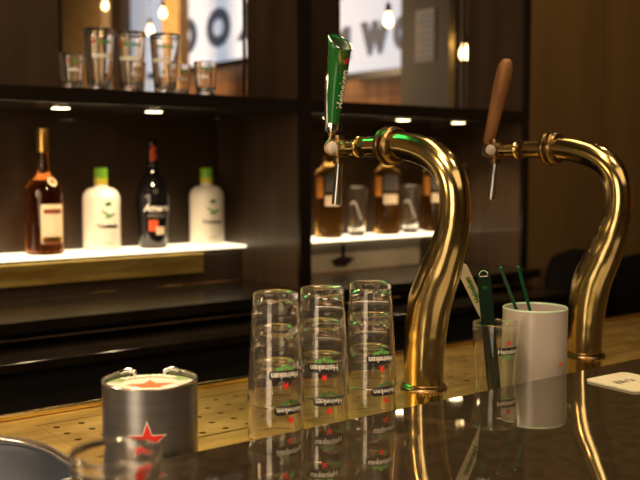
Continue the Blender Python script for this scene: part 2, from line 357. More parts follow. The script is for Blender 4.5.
# brass deck outline with openings for perforated panel and basin
deck = thing('drip_tray', 'long brass drip tray deck with rows of round drain holes behind the counter', 'drip tray', (0, 0, ZR))
bm = bmesh.new()
def loop(pts):
    vs = [bm.verts.new((x, y, 0)) for x, y in pts]; return [bm.edges.new((vs[i], vs[(i + 1) % len(vs)])) for i in range(len(vs))]
PX0, PX1, PY0, PY1 = 0.489, 3.30, 1.100, 1.288
es = loop([(-1.6, 0.886), (4.2, 0.886), (4.2, 1.345), (-1.6, 1.345)])
es += loop([(PX0, PY0), (PX1, PY0), (PX1, PY1), (PX0, PY1)])
sink_pts = [(0.118 + x, 1.115 + y) for x, y in rrect(0.676, 0.366, 0.15, 12)]
es += loop(sink_pts)
bmesh.ops.triangle_fill(bm, use_beauty=True, use_dissolve=False, edges=es)
link('deck_plate', bm, M['brass_deck'], deck)
bm = bmesh.new(); gp = 0.0372; nx = int((PX1 - PX0) / gp); hr = 0.0052; N = 12; mg = 0.0016
ny = 5; y0 = 1.263 - 4 * gp - gp / 2; x0 = 0.508 - gp / 2
def quad(a, b, c, d): bm.faces.new([bm.verts.new((p[0], p[1], 0)) for p in (a, b, c, d)])
for j in range(ny):
    for i in range(nx - 1):
        cx, cy = x0 + gp * (i + 0.5), y0 + gp * (j + 0.5); ci, so, lo_ = [], [], []
        for k in range(N):
            a = 2 * PI * k / N; c, s = math.cos(a), math.sin(a); m_ = max(abs(c), abs(s))
            ci.append(bm.verts.new((cx + hr * c, cy + hr * s, 0))); so.append(bm.verts.new((cx + gp / 2 * c / m_, cy + gp / 2 * s / m_, 0)))
            lo_.append(bm.verts.new((cx + hr * c, cy + hr * s, -0.002)))
        cor = {}
        for k in range(N):
            k2 = (k + 1) % N; a1, a2 = 2 * PI * k / N, 2 * PI * (k + 1) / N; am = (a1 + a2) / 2
            bm.faces.new((ci[k], so[k], so[k2], ci[k2])) ; bm.faces.new((ci[k2], lo_[k2], lo_[k], ci[k]))
            qa = PI / 4 + (PI / 2) * math.floor(am / (PI / 2))
            if a1 < qa - 1e-6 < a2 - 1e-6:
                q = bm.verts.new((cx + gp / 2 * (1 if math.cos(qa) > 0 else -1), cy + gp / 2 * (1 if math.sin(qa) > 0 else -1), 0)); bm.faces.new((so[k], q, so[k2]))
xe = x0 + gp * (nx - 1); ye = y0 + gp * ny
quad((PX0 + mg, PY0 + mg), (x0, PY0 + mg), (x0, PY1 - mg), (PX0 + mg, PY1 - mg)) if x0 > PX0 + mg else None
quad((xe, PY0 + mg), (PX1 - mg, PY0 + mg), (PX1 - mg, PY1 - mg), (xe, PY1 - mg))
if y0 > PY0 + mg: quad((x0, PY0 + mg), (xe, PY0 + mg), (xe, y0), (x0, y0))
if ye < PY1 - mg: quad((x0, ye), (xe, ye), (xe, PY1 - mg), (x0, PY1 - mg))
bmesh.ops.remove_doubles(bm, verts=bm.verts, dist=0.00005)
for f in bm.faces:
    f.normal_update()
    if abs(f.normal.z) > 0.5 and f.normal.z < 0: f.normal_flip()
me_o = link('perforated_panel', bm, M['brass_deck'], deck)
link('trough', box(bmesh.new(), PX0 - 0.01, PX1 + 0.01, PY0 - 0.01, PY1 + 0.01, -0.05, -0.03), M['dark_hole'], deck)
bm = bmesh.new(); box(bm, -1.6, 4.2, 1.335, 1.345, 0.0003, 0.010, 0.003); link('raised_lip', bm, M['brass'], deck)
link('rear_skirt', box(bmesh.new(), -1.6, 4.2, 1.346, 1.350, -0.13, 0.004), M['black'], deck)

bs = thing('sink_basin', 'blue-grey steel sink basin with bright rolled rim set in brass deck', 'sink', (0.118, 1.115, ZR))
sp = rrect(0.676, 0.366, 0.15, 12)
bm = bmesh.new(); prev = None
for s_, z in ((0.0, 0.0), (-0.004, -0.012), (-0.010, -0.09), (-0.03, -0.115), (-0.08, -0.122)):
    ring = [bm.verts.new((x * (1 + s_ / 0.30), y * (1 + s_ / 0.18), z)) for x, y in sp]
    if prev:
        for k in range(len(ring)): bm.faces.new((prev[k], prev[(k + 1) % len(ring)], ring[(k + 1) % len(ring)], ring[k]))
    prev = ring
bm.faces.new(prev); link('bowl', bm, M['basin'], bs, True)
bm = bmesh.new(); sweep(bm, [(x, y, 0.002) for x, y in sp] + [(sp[0][0], sp[0][1], 0.002)], [0.0060] * (len(sp) + 1), 10, False, 1); link('rim', bm, M['steel_rim'], bs, True)

# ------------------------------------------------------------------ beer glasses
GH, GR, GB = 0.133, 0.0345, 0.0262
def g_out(z):
    t = max(0, min(1, z / GH)); return GB + (GR - GB) * (t ** 0.85)
def glass_prof(h, ro, thick=0.0012, base=0.009, n=9):
    pr = [(0, 0.0012), (ro(0) * 0.75, 0.0004), (ro(0) - 0.0012, 0.0), (ro(0), 0.0016)]
    pr += [(ro(h * k / n), h * k / n) for k in range(1, n)] + [(ro(h), h - 0.0030), (ro(h) + 0.0005, h - 0.0012), (ro(h) - 0.0002, h), (ro(h) - thick - 0.0004, h - 0.0012), (ro(h) - thick, h - 0.0030)]
    pr += [(ro(h * k / n) - thick - 0.0004 * (1 - k / n), h * k / n) for k in range(n - 1, 0, -1) if h * k / n > base + 0.004]
    pr += [(ro(base) - thick - 0.004, base + 0.0008), (0, base)]
    return pr
def beer_prints(body, ro, h, s=1.0, hs=1.0):
    zl = h - 0.0385 * hs
    R = lambda z: ro(z)
    lab = link('label_banner', wrap(poly_bm(rrect(0.0400 * s, 0.0112 * s, 0.0040 * s)), R, zl), M['black_print'], body)
    link('lettering', wrap(fit_text('Heineken', 0.0350 * s, 0.0076 * s, 0.00010), R, zl + 0.0001, eps=0.0008), M['white'], lab)
    link('red_star', wrap(poly_bm(star_pts(0.0052 * s)), R, zl + 0.0120 * s, eps=0.0005, cut=0.003), M['red'], body)
    bm = bmesh.new()
    for x, y, a in ((-0.0045, -0.0085, 0.5), (0.0045, -0.0085, -0.5), (0, -0.0105, 0.0), (-0.0090, -0.0078, 1.0), (0.0090, -0.0078, -1.0)):
        pts = [(0.0019 * s * math.cos(t) * (1 if abs(math.sin(t)) < .9 else .6), 0.0032 * s * math.sin(t)) for t in [2 * PI * k / 10 for k in range(10)]]
        b2 = poly_bm(pts); place(b2, Matrix.Translation((x * s, y * s, 0)) @ Matrix.Rotation(a, 4, 'Z'))
        me = bpy.data.meshes.new('t'); b2.to_mesh(me); b2.free(); bm.from_mesh(me); bpy.data.meshes.remove(me)
    link('hop_leaves', wrap(bm, R, zl, eps=0.0005, cut=0.003), M['hop_print'], body)
def beer_glass(label, loc, cat='glass', group=None, name='beer_glass', h=GH, ro=g_out, s=1.0, hs=1.0, base=0.008):
    t = thing(name, label, cat, loc, 0, group)
    body = lo('glass_body', glass_prof(h, ro, base=base), M['glow_haze_glass'], t, 56)
    beer_prints(body, ro, h, s, hs); return t
cup = beer_glass('beer glass holding white and green foam skimmers beside white tub', (1.066, 0.9515, ZR + 0.0003))
def face(o, deg=0.0, flip=False):
    """turn the print (local -Y) to the bartender's eye at the origin, plus an offset"""
    a = math.atan2(-o.location.y, -o.location.x) + PI / 2 + math.radians(deg)
    o.rotation_euler = (0, PI if flip else 0, a)
face(cup, 38)
cup.location.z = ZR + 0.0003
towers = [(0.645, 0.922, 24, 'left', 'beside perforated tray'), (0.716, 0.923, 8, 'middle', 'between two others'), (0.796, 0.924, 30, 'right', 'next to the brass tap')]
PITCH = 0.0415
for (x, y, deg, side, wh) in towers:
    for k in range(3):
        o = dup(cup); o.name = 'beer_glass'
        o.location = (x, y, ZR + 0.0004 + GH + PITCH * k); face(o, deg + (0, 2, -3)[k] + (6 if k == 1 else 0), True)
        o['label'] = '%s upside-down beer glass in the %s stack, %s' % (('bottom', 'middle', 'topmost')[k], side, wh)
        o['group'] = 'upside-down stacked beer glasses'

# foreground tumbler
t_out = lambda z: 0.0285 + 0.0055 * (z / 0.098)
tb = beer_glass('blurred short beer glass standing closest, in front of the steel coaster holder', (0.304, 0.643, ZT + 0.0003), h=0.098, ro=t_out, s=1.25, hs=0.72, name='short_beer_glass')
face(tb, 30)

# upper shelf glasses
u_out = lambda z: 0.0265 + 0.0105 * (z / 0.150) ** 0.9
UG = thing('pint_glass', 'tall straight pint glass, first of the big ones from left, on upper shelf', 'glass', (0.988, 2.145, 1.5863), 0, 'upright glasses on the upper shelf')
def simple_prints(body, ro, h, s):
    b = link('white_label', wrap(poly_bm(rrect(0.046 * s, 0.010 * s, 0.003)), ro, h * 0.56), M['white'], body)
    link('green_print', wrap(text_bm('Heineken', 0.013 * s, 0.0004), ro, h * 0.78, phi=-PI / 2 + 0.35), M['hop_print'], body)
    link('red_star', wrap(poly_bm(star_pts(0.007 * s)), ro, h * 0.78, phi=-PI / 2 - 0.5, cut=0.003), M['red'], body)
ub = lo('glass_body', glass_prof(0.150, u_out, 0.002, 0.016), M['glow_haze_glass'], UG, 40); simple_prints(ub, u_out, 0.150, 1.0); face(UG, 10)
for x, y, lb in ((1.074, 2.150, 'second tall pint glass from left on upper shelf, middle of the trio'), (1.160, 2.135, 'third tall pint glass from left on upper shelf, near the short ones')):
    o = dup(UG); o.location = (x, y, 1.5863); o['label'] = lb; face(o, random.uniform(-30, 20))
s_out = lambda z: 0.0245 + 0.0055 * (z / 0.085)
SG = thing('tumbler', 'short tumbler on upper shelf, right of the tall pint glasses', 'glass', (1.268, 2.12, 1.5863), 0, 'upright glasses on the upper shelf')
sb = lo('glass_body', glass_prof(0.088, s_out, 0.002, 0.012), M['glow_haze_glass'], SG, 40); simple_prints(sb, s_out, 0.088, 0.7); face(SG, -20)
for x, y, lb in ((0.925, 2.16, 'short tumbler standing for a mirror image at left end of the upright glasses on upper shelf'), (1.245, 2.215, 'short tumbler standing for the mirror image of another, beside the third pint glass'), (1.125, 2.235, 'short tumbler standing for a mirror image in the gap between second and third pint glasses')):
    o = dup(SG); o.location = (x, y, 1.5863); o['label'] = lb; face(o, 15)  # real tumblers built in place of reflections of the shelf glasses

# ------------------------------------------------------------------ coaster holder
CR = 0.0528
ch = thing('coaster_holder', 'round brushed steel holder full of coasters with a red star on front', 'holder', (0.490, 0.946, ZR + 0.0004))
HH = 0.128; g0 = math.atan2(0.946, 0.49); ga = math.radians(25)      # gap centre faces away from the camera
bm = bmesh.new(); n = 72; a0 = g0 + ga; a1 = g0 - ga + 2 * PI; th = 0.0016
prof = [(CR, 0), (CR, HH - 0.0005), (CR - th / 2, HH), (CR - th, HH - 0.0005), (CR - th, 0)]
rings = [[bm.verts.new((r * math.cos(a0 + (a1 - a0) * k / n), r * math.sin(a0 + (a1 - a0) * k / n), z)) for r, z in prof] for k in range(n + 1)]
for a, b in zip(rings, rings[1:]):
    for k in range(5): bm.faces.new((a[k], b[k], b[(k + 1) % 5], a[(k + 1) % 5]))
bm.faces.new(rings[0]); bm.faces.new(rings[-1]); shell = link('shell', bm, M['steel'], ch, True)
rimb = bmesh.new(); sweep(rimb, [((CR - 0.0008) * math.cos(a0 + (a1 - a0) * k / n), (CR - 0.0008) * math.sin(a0 + (a1 - a0) * k / n), HH) for k in range(n + 1)], [0.0015] * (n + 1), 8, True, 1)
link('rim', rimb, M['steel_rim'], shell, True)
for a in (a0, a1):
    sg = 1 if a == a0 else -1
    pts = [((CR - 0.003 - 0.010 * t) * math.cos(a + sg * 0.30 * (1 - t)), (CR - 0.003 - 0.010 * t) * math.sin(a + sg * 0.30 * (1 - t)), HH + 0.003 * math.sin(t * PI)) for t in [k / 8 for k in range(9)]]
    bm = bmesh.new(); sweep(bm, pts + [(pts[-1][0], pts[-1][1], HH - 0.018)], [0.0028] * 10, 10, True, 3); link('curled_end', bm, M['chrome'], ch, True)
lo('base_plate', [(0, 0), (CR - 0.002, 0), (CR - 0.002, 0.003), (0, 0.003)], M['steel'], ch, 40)
fr = math.atan2(-0.946, -0.49) - 0.07
link('star_border', wrap(poly_bm(star_pts(0.0225, k=0.40)), CR, HH - 0.0565, phi=fr, eps=0.0005), M['white'], ch)
link('red_star', wrap(poly_bm(star_pts(0.0203, k=0.40)), CR, HH - 0.0565, phi=fr, eps=0.0009), M['red'], ch)
link('small_print', wrap(text_bm('EST. 1873', 0.005), CR, HH - 0.080, phi=fr - 0.38, eps=0.0006), M['white'], ch)
lo('lift_plate', [(0, 0.1120), (CR - 0.004, 0.1120), (CR - 0.004, 0.1145), (0, 0.1145)], M['steel'], ch, 40)
lo('lift_post', [(0, 0.0031), (0.008, 0.0031), (0.008, 0.1119), (0, 0.1119)], M['steel'], ch, 16)
for k in (0, 1):
    z = ZR + 0.1153 + k * 0.0039
    last = thing('round_coaster', 'second coaster in the steel holder, directly under the top one', 'coaster', (0.490, 0.946, z), 0, 'coasters stacked in the steel holder')
    lo('card', [(0, 0), (CR - 0.0035, 0), (CR - 0.003, 0.0018), (CR - 0.0035, 0.0036), (0, 0.0036)], M['coaster_white'], last, 40)
last['label'] = 'top coaster in the steel holder, green ring and orange star'
last.rotation_euler = (0, 0, math.atan2(0.946, 0.49) - PI / 2)
bm = bmesh.new(); rg = [[bm.verts.new((r * math.cos(a), r * math.sin(a), 0.0039)) for r in (0.0330, 0.0484)] for a in [PI * (0.10 + 0.80 * k / 24) for k in range(25)]]
for a, b in zip(rg, rg[1:]): bm.faces.new((a[0], a[1], b[1], b[0]))
link('green_arc', bm, M['ring_green'], last)
link('star', shift(poly_bm(star_pts(0.0270), 0.0003), 0, -0.010, 0.0041), M['orange_red'], last)
bm = text_bm('Heineken', 0.0165, 0.0006)
for v in bm.verts: a = PI / 2 - v.co.x / 0.037; r = 0.0390 + v.co.y; v.co = Vector((r * math.cos(a), r * math.sin(a), 0.0046))
link('lettering', bm, M['white'], last)

# ------------------------------------------------------------------ white tub with green stirrers
tub = thing('tub', 'white round plastic tub behind the beer glass with the skimmers', 'tub', (1.168, 0.9610, ZR + 0.0004))
TR, TH = 0.0500, 0.1450
lo('wall', [(0, 0), (TR - 0.002, 0), (TR, 0.002), (TR, TH - 0.001), (TR - 0.001, TH), (TR - 0.002, TH - 0.001), (TR - 0.002, 0.003), (0, 0.003)], M['white_plastic'], tub, 64)
lo('rim', [(TR - 0.0022, TH - 0.001), (TR - 0.001, TH + 0.0012), (TR + 0.0002, TH - 0.001)], M['pale_green'], tub, 64, closed=True)
link('red_mark', wrap(poly_bm([(-0.006, 0), (0.006, 0.004), (0.006, -0.004)]), TR, 0.063, phi=math.atan2(-0.961, -1.168) + 0.86, eps=0.0005), M['orange_red'], tub)
def bar_between(bm, a, b, w0, w1, th, facing):
    a, b = Vector(a), Vector(b); d = (b - a).normalized(); f = Vector(facing); s = d.cross(f).normalized(); f = s.cross(d).normalized()
    sec = 10; L = (b - a).length; rows = []
    for k in range(sec + 1):
        t = k / sec; w_ = w0 + (w1 - w0) * t; rows.append((a + d * L * t, w_))
    for k in range(1, 6): ang = k / 6 * PI / 2; rows.append((b + d * (w1 / 2) * math.sin(ang), w1 * math.cos(ang)))
    prev = None
    for p, w_ in rows:
        vs = [bm.verts.new(p + s * (w_ / 2) * sx + f * (th / 2) * sy) for sx, sy in ((-1, -1), (1, -1), (1, 1), (-1, 1))]
        if prev:
            for k in range(4): bm.faces.new((prev[k], prev[(k + 1) % 4], vs[(k + 1) % 4], vs[k]))
        else: bm.faces.new(vs)
        prev = vs
    bm.faces.new(prev); return d, s, f
toC = Vector((-0.74, -0.67, 0.0)).normalized()
def skimmer(name, label, a, b, w0, w1, th, m, group=None, flex=None):
    t = thing(name, label, 'skimmer', a, 0, group); bm = bmesh.new(); A = Vector(a)
    d, s, f = bar_between(bm, (0, 0, 0), Vector(b) - A, w0, w1, th, toC); 
    if flex:
        for v in bm.verts:
            if v.co.z < flex[1] - a[2]: v.co.x = (flex[0] - a[0]) + (v.co.x - (flex[0] - a[0])) * 0.40
    link('blade', bm, m, t); return t, d, s, f, (Vector(b) - A)
zb = ZR + 0.014
t, d, s, f, B = skimmer('foam_skimmer', 'cream white foam skimmer with green lettering leaning left in glass', (1.140, 0.962, zb), (1.0047, 0.962, 1.261), 0.013, 0.0165, 0.002, M['white_skimmer'], None, (1.0615, 1.177))
if f.dot(toC) < 0: f = -f
up = d; rt = up.cross(f)        # text runs down-to-up along the blade
Mx = Matrix((( d.x, -rt.x, f.x, 0), (d.y, -rt.y, f.y, 0), (d.z, -rt.z, f.z, 0), (0, 0, 0, 1)))
if Mx.determinant() < 0: Mx = Matrix(((d.x, rt.x, f.x, 0), (d.y, rt.y, f.y, 0), (d.z, rt.z, f.z, 0), (0, 0, 0, 1)))
link('lettering', place(fit_text('Heineken', 0.046, 0.0088, 0.0003), Matrix.Translation(B * 0.84 + f * 0.0013) @ Mx), M['green_print'], t)
t, d, s, f, B = skimmer('foam_skimmer', 'dark green foam skimmer standing upright in the glass', (1.059, 0.943, zb), (1.026, 0.940, 1.253), 0.019, 0.0200, 0.0025, M['green_plastic'])
if f.dot(toC) < 0: f = -f
rt = d.cross(f)
Mx = Matrix(((rt.x, d.x, f.x, 0), (rt.y, d.y, f.y, 0), (rt.z, d.z, f.z, 0), (0, 0, 0, 1)))
bm = poly_bm([(-0.006, 0), (0.006, 0), (0.006, 0.0012), (-0.006, 0.0012)]); link('white_bar', place(bm, Matrix.Translation(B * 0.985 + f * 0.0016) @ Mx), M['white'], t)
bm = bmesh.new(); sweep(bm, [(0.0062 * math.cos(a), 0.0062 * math.sin(a) + 0.003, 0) for a in [PI * k / 8 for k in range(9)]], [0.0005] * 9, 6, True, 1); link('arc_mark', place(bm, Matrix.Translation(B * 0.985 + f * 0.0016) @ Mx), M['white'], t)
link('star_mark', place(poly_bm(star_pts(0.005)), Matrix.Translation(B * 0.90 + f * 0.0016) @ Mx), M['green'], t)
for lb, a, b in (('thin dark green stirrer leaning left in the white tub, left one', (1.208, 0.966, ZR + 0.005), (1.084, 0.958, 1.255)), ('thin dark green stirrer leaning left in the white tub, right one', (1.196, 0.946, ZR + 0.005), (1.117, 0.952, 1.254))):
    t, d, s, f, B = skimmer('stirrer', lb, a, b, 0.0050, 0.0050, 0.0022, M['green_clear'], 'green stirrers in the white tub')
    bm = bmesh.new(); bmesh.ops.create_uvsphere(bm, u_segments=12, v_segments=8, radius=0.0032); link('tip', shift(bm, *(B + d * 0.002)), M['green_clear'], t, True)

# ------------------------------------------------------------------ square coaster on the counter
sc_ = thing('square_coaster', 'pale rounded square coaster lying on the glossy counter, right', 'coaster', (1.219, 0.775, ZT + 0.0004), 0)
PQ = [(1.129, 0.839), (1.135, 0.749)]
link('card', poly_bm(rrect(0.092, 0.092, 0.012), 0.0022), M['card'], sc_)
link('lettering', shift(text_bm("Elly's", 0.020, 0.0, 0.25), -0.010, 0.004, 0.0027), M['black_print'], sc_)
sc_.location = (1.172, 0.790, ZT + 0.0004); sc_.rotation_euler = (0, 0, math.radians(-3))

# ------------------------------------------------------------------ beer taps (swan neck towers)
def make_tap(label):
    t = thing('beer_tap', label, 'beer tap', (0.929, 0.962, ZR + 0.0004)); dz = 0.056
    P = [(0, 0, 0), (0, 0, 0.056), (0, 0.000, 0.090), (0, -0.002, 0.120), (0, -0.004, 0.142), (0, -0.012, 0.179), (0, -0.029, 0.216), (0, -0.045, 0.252), (0, -0.056, 0.288), (0, -0.058, 0.320), (0, -0.051, 0.347), (0, -0.035, 0.367), (0, -0.012, 0.381), (0, 0.014, 0.389), (0, 0.040, 0.3935), (0, 0.062, 0.395)]
    R = [0.0275, 0.0280, 0.0285, 0.0295, 0.0305, 0.0310, 0.0290, 0.0255, 0.0225, 0.0215, 0.0210, 0.0208, 0.0205, 0.0200, 0.0195, 0.0190]
    link('swan_neck', sweep(bmesh.new(), P, R, 48, True, 5), M['brass'], t, True)
    fl = lo('base_flange', [(0.0282, 0.050), (0.0325, 0.050), (0.0335, 0.052), (0.0325, 0.0545), (0.0305, 0.0555), (0.0305, 0.058), (0.0282, 0.0595)], M['brass_old'], t, 56, closed=True)
    bm = bmesh.new()
    for k in range(40):
        a = 2 * PI * k / 40; r = bmesh.ops.create_icosphere(bm, subdivisions=1, radius=0.0014)
        for v in r['verts']: v.co += Vector((0.0318 * math.cos(a), 0.0318 * math.sin(a), 0.0478))
    link('beading', bm, M['brass'], fl, True)
    lo('foot', [(0.0276, 0.0), (0.0375, 0.0), (0.0375, 0.003), (0.033, 0.006), (0.0276, 0.008)], M['brass'], t, 56, closed=True)
    ax = Matrix.Translation((0, 0.062, 0.395)) @ Vector((0, 1, -0.01)).to_track_quat('Z', 'Y').to_matrix().to_4x4()
    lo('collar', [(0.0188, -0.004), (0.0235, -0.004), (0.0268, -0.001), (0.0280, 0.004), (0.0268, 0.0075), (0.0240, 0.0085), (0.0240, 0.011), (0.0272, 0.012), (0.0285, 0.016), (0.0272, 0.020), (0.0225, 0.022), (0.012, 0.022)], M['brass_old'], t, 56, ax)
    lo('shank', [(0.0, 0.020), (0.0150, 0.020), (0.0150, 0.062), (0.0140, 0.063), (0.0140, 0.072), (0.0125, 0.074), (0.0122, 0.076), (0.0122, 0.104), (0.0110, 0.107), (0.0110, 0.116), (0, 0.116)], M['brass'], t, 40, ax)
    lo('hex_nut', [(0.0100, 0.060), (0.0172, 0.060), (0.0172, 0.0705), (0.0100, 0.0705)], M['brass_old'], t, 6, ax, closed=True)
    for z in (0.024, 0.078): lo('ring', [(0.0095, z), (0.0155, z), (0.0162, z + 0.0015), (0.0155, z + 0.003), (0.0095, z + 0.003)], M['brass'], t, 32, ax, closed=True)
    # faucet body
    hb = Vector((0, 0.193, 0.393))
    body = lo('faucet_body', [(0, -0.024), (0.0085, -0.024), (0.0090, -0.015), (0.0140, -0.012), (0.0150, -0.004), (0.0150, 0.007), (0.0130, 0.012), (0.0085, 0.014), (0.0085, 0.020), (0, 0.020)], M['brass_old'], t, 40, Matrix.Translation(hb))
    dn = Vector((-0.55, -0.60, 0.05)).normalized()
    cam_ax = axis_mtx(hb + dn * 0.004 + Vector((-0.004, 0.010, 0)), dn)
    cp = lo('side_cap', [(0, 0.0), (0.0115, 0.0), (0.0132, 0.002), (0.0132, 0.012), (0.0118, 0.0138), (0.0098, 0.0140), (0, 0.0132)], M['brass_old'], t, 40, cam_ax)
    lo('white_button', [(0, 0.0136), (0.0090, 0.0136), (0.0090, 0.0150), (0.0080, 0.0158), (0, 0.0160)], M['white_plastic'], cp, 36, cam_ax)
    link('arm', sweep(bmesh.new(), [(0, 0.168, 0.394), (0, 0.186, 0.393), (-0.004, 0.200, 0.393)], [0.0100, 0.0105, 0.0110], 24, True, 4), M['brass_old'], t, True)
    sa = Vector((0, 0.191, 0.377)); sb_ = Vector((0, 0.200, 0.306))
    link('spout', sweep(bmesh.new(), [sa, sa.lerp(sb_, 0.5), sb_], [0.0064, 0.0067, 0.0070], 24, True, 2), M['chrome'], t, True)
    return t
tapL = make_tap('left brass swan-neck beer tap with a green handle')
tapR = dup(tapL); tapR.location = (1.302, 0.966, ZR + 0.0004); tapR.rotation_euler = (0, 0, math.radians(3.5)); tapR['label'] = 'right brass swan-neck beer tap with a wooden paddle handle'
tapR['group'] = tapL['group'] = 'brass swan-neck beer taps'
# green enamel handle, slanted open top, on the left tap
Hd = Vector((-0.0, -0.155, 1.0)).normalized(); Hb = Vector((0, 0.2115, 0.413))
hm = axis_mtx(Hb, Hd)
hd = link('green_handle', bmesh.new(), M['green'], tapL)
bm = bmesh.new(); prev = None; n = 40
for i, (r, z) in enumerate([(0.0085, 0.012), (0.0100, 0.02), (0.0125, 0.05), (0.0155, 0.09), (0.0178, 0.134), (0.0182, 0.144)]):
    ring = []
    for k in range(n):
        a = 2 * PI * k / n; sl = 0.0 if i < 4 else (0.5 if i == 4 else 1.0)
        ring.append(bm.verts.new(hm @ Vector((r * math.cos(a), r * math.sin(a), z + sl * 0.010 * math.sin(a + SLANT) if False else z))))
    if prev:
        for k in range(n): bm.faces.new((prev[k], prev[(k + 1) % n], ring[(k + 1) % n], ring[k]))
    else: bm.faces.new(ring)
    prev = ring
# slanted cut: shear the last ring towards the upper left
vw = Vector((-0.79, 0.61, 0))
for v in prev:
    q = v.co - hm @ Vector((0, 0, 0.144)); v.co += Vector((0, 0, 1)) * (q.dot(vw) * 0.42 + q.dot(Vector((-.61, -.79, 0))) * -0.55)
inner = [bm.verts.new(v.co - Vector((0, 0, 0.004)) + ((hm @ Vector((0, 0, 0.144))) - v.co) * 0.10) for v in prev]
rimc = [v.co.copy() for v in prev]
for k in range(n): bm.faces.new((prev[k], prev[(k + 1) % n], inner[(k + 1) % n], inner[k]))
me = hd.data; bm2 = bm; bmesh.ops.recalc_face_normals(bm2, faces=bm2.faces)
for f_ in bm2.faces: f_.smooth = True
bm2.to_mesh(me); bm2.free()
bm = bmesh.new(); ct = bm.verts.new(sum(rimc, Vector()) / n - Vector((0, 0, 0.016)))
vs = [bm.verts.new(c - Vector((0, 0, 0.004)) + ((hm @ Vector((0, 0, 0.144))) - c) * 0.10) for c in rimc]
for k in range(n): bm.faces.new((vs[k], vs[(k + 1) % n], ct))
link('hollow_top', bm, M['green_inner'], hd, True)
link('rim', sweep(bmesh.new(), rimc + [rimc[0]], [0.0007] * (n + 1), 8, False, 1), M['chrome'], hd, True)
link('chrome_spine', sweep(bmesh.new(), [hm @ Vector((0, 0, 0.008)) + vw * 0.0062, hm @ Vector((0, 0, 0.05)) + vw * 0.0105 + toC * 0.002, hm @ Vector((0, 0, 0.090)) + vw * 0.0130 + toC * 0.002, hm @ Vector((0, 0, 0.104)) + vw * 0.0130], [0.0050, 0.0050, 0.0048, 0.0020], 20, True, 5), M['chrome'], tapL, True)
lo('ferrule', [(0, -0.002), (0.0045, -0.002), (0.0055, 0.004), (0.0095, 0.008), (0.0100, 0.020), (0.0092, 0.022), (0, 0.022)], M['chrome'], tapL, 36, hm)
lo('stem', [(0, -0.026), (0.0060, -0.026), (0.0072, -0.018), (0.0060, -0.010), (0.0050, 0.002), (0, 0.002)], M['brass_old'], tapL, 32, hm)
# vertical lettering wrapped round the handle, facing right and towards the camera
def on_handle(bm, z0, side):
    hx, hy = hm.to_3x3() @ Vector((1, 0, 0)), hm.to_3x3() @ Vector((0, 1, 0)); dv = side.normalized(); base = math.atan2(dv.dot(hy), dv.dot(hx))
    for v in bm.verts:
        z = z0 + v.co.x; r = 0.0100 + (z - 0.02) * 0.0715 + 0.0011; a = base - v.co.y / r * 1.0; v.co = hm @ Vector((r * math.cos(a), r * math.sin(a), z))
    return bm
sd = Vector((0.10, -1.0, 0))
link('lettering', on_handle(text_bm('Heineken', 0.0170, 0.0004, sx=0.92), 0.073, sd), M['white'], hd)
link('red_star', on_handle(poly_bm(star_pts(0.0065, 0)), 0.1165, sd), M['red'], hd)
# wooden paddle handle on the right tap
Wd = Vector((0, -0.27, 1.0)).normalized(); wm = axis_mtx(Vector((0, 0.209, 0.404)), Wd) @ Matrix.Diagonal((1.08, 1.08, 1.07, 1))
bm = bmesh.new(); prof = [(0, 0), (0.0070, 0.001), (0.0088, 0.006), (0.0098, 0.03), (0.0118, 0.075), (0.0128, 0.110), (0.0122, 0.128), (0.0098, 0.138), (0.0060, 0.1435), (0, 0.145)]
lathe(bm, prof, 36, Matrix.Identity(4))
for v in bm.verts: v.co.x *= 1.0
place(bm, wm); link('wooden_handle', bm, M['tapwood'], tapR, True)
lo('stem', [(0, -0.018), (0.0062, -0.018), (0.0075, -0.010), (0.0060, -0.003), (0.0060, 0.002), (0, 0.002)], M['brass_old'], tapR, 32, wm)

# ------------------------------------------------------------------ spirit bottles on the left glowing shelf
ZS = 1.1830
def fit(loc, deg): return math.atan2(-loc[1], -loc[0]) + PI / 2 + math.radians(deg)
def bprof(r, hb, hs, rn, hn, foot=0.003, rnd=False):
    """outline: straight body to hb, shoulder to hs, neck radius rn up to hn"""
    p = [(0, 0.001), (r - foot, 0), (r, foot)] + [(r, hb * k / 4) for k in (1, 2, 3)] + [(r, hb)]
    for k in range(1, 9):
        u = k / 8; q = math.sqrt(max(0, 1 - (u * 0.97) ** 2)) if rnd else 0.5 + 0.5 * math.cos(PI * u ** 0.9)
        p.append((rn + (r - rn) * q * (1 if k < 8 or not rnd else 0.2), hb + (hs - hb) * u))
    return p + [(rn, hn), (0, hn)]
L1 = (0.934, 2.372, ZS); b1 = thing('liquor_bottle', 'long-necked amber spirit bottle with cream label and gold cap', 'bottle', L1, fit(L1, 8), 'spirit bottles on the left glowing shelf')
gb = lo('glass_body', bprof(0.0485, 0.165, 0.218, 0.0135, 0.272), M['amber'], b1)
lo('gold_cap', [(0.0, 0.323), (0.0150, 0.323), (0.0158, 0.318), (0.0152, 0.262), (0.0142, 0.262), (0.0142, 0.272), (0, 0.273)], M['goldcap'], b1)
lab = link('front_label', wrap(poly_bm(rrect(0.064, 0.100, 0.003)), 0.0485, 0.080, phi=-PI / 2 + 0.33), M['paper'], b1)
link('label_header', wrap(poly_bm(rrect(0.050, 0.012, 0.002)), 0.0485, 0.112, phi=-PI / 2 + 0.33, eps=0.0009), M['brown_print'], lab)
link('label_band', wrap(poly_bm(rrect(0.058, 0.014, 0.002)), 0.0485, 0.040, phi=-PI / 2 + 0.33, eps=0.0009), M['goldcap'], lab)
link('label_foot', wrap(poly_bm(rrect(0.048, 0.006, 0.001)), 0.0485, 0.030, phi=-PI / 2 + 0.33, eps=0.0013), M['brown_print'], lab)
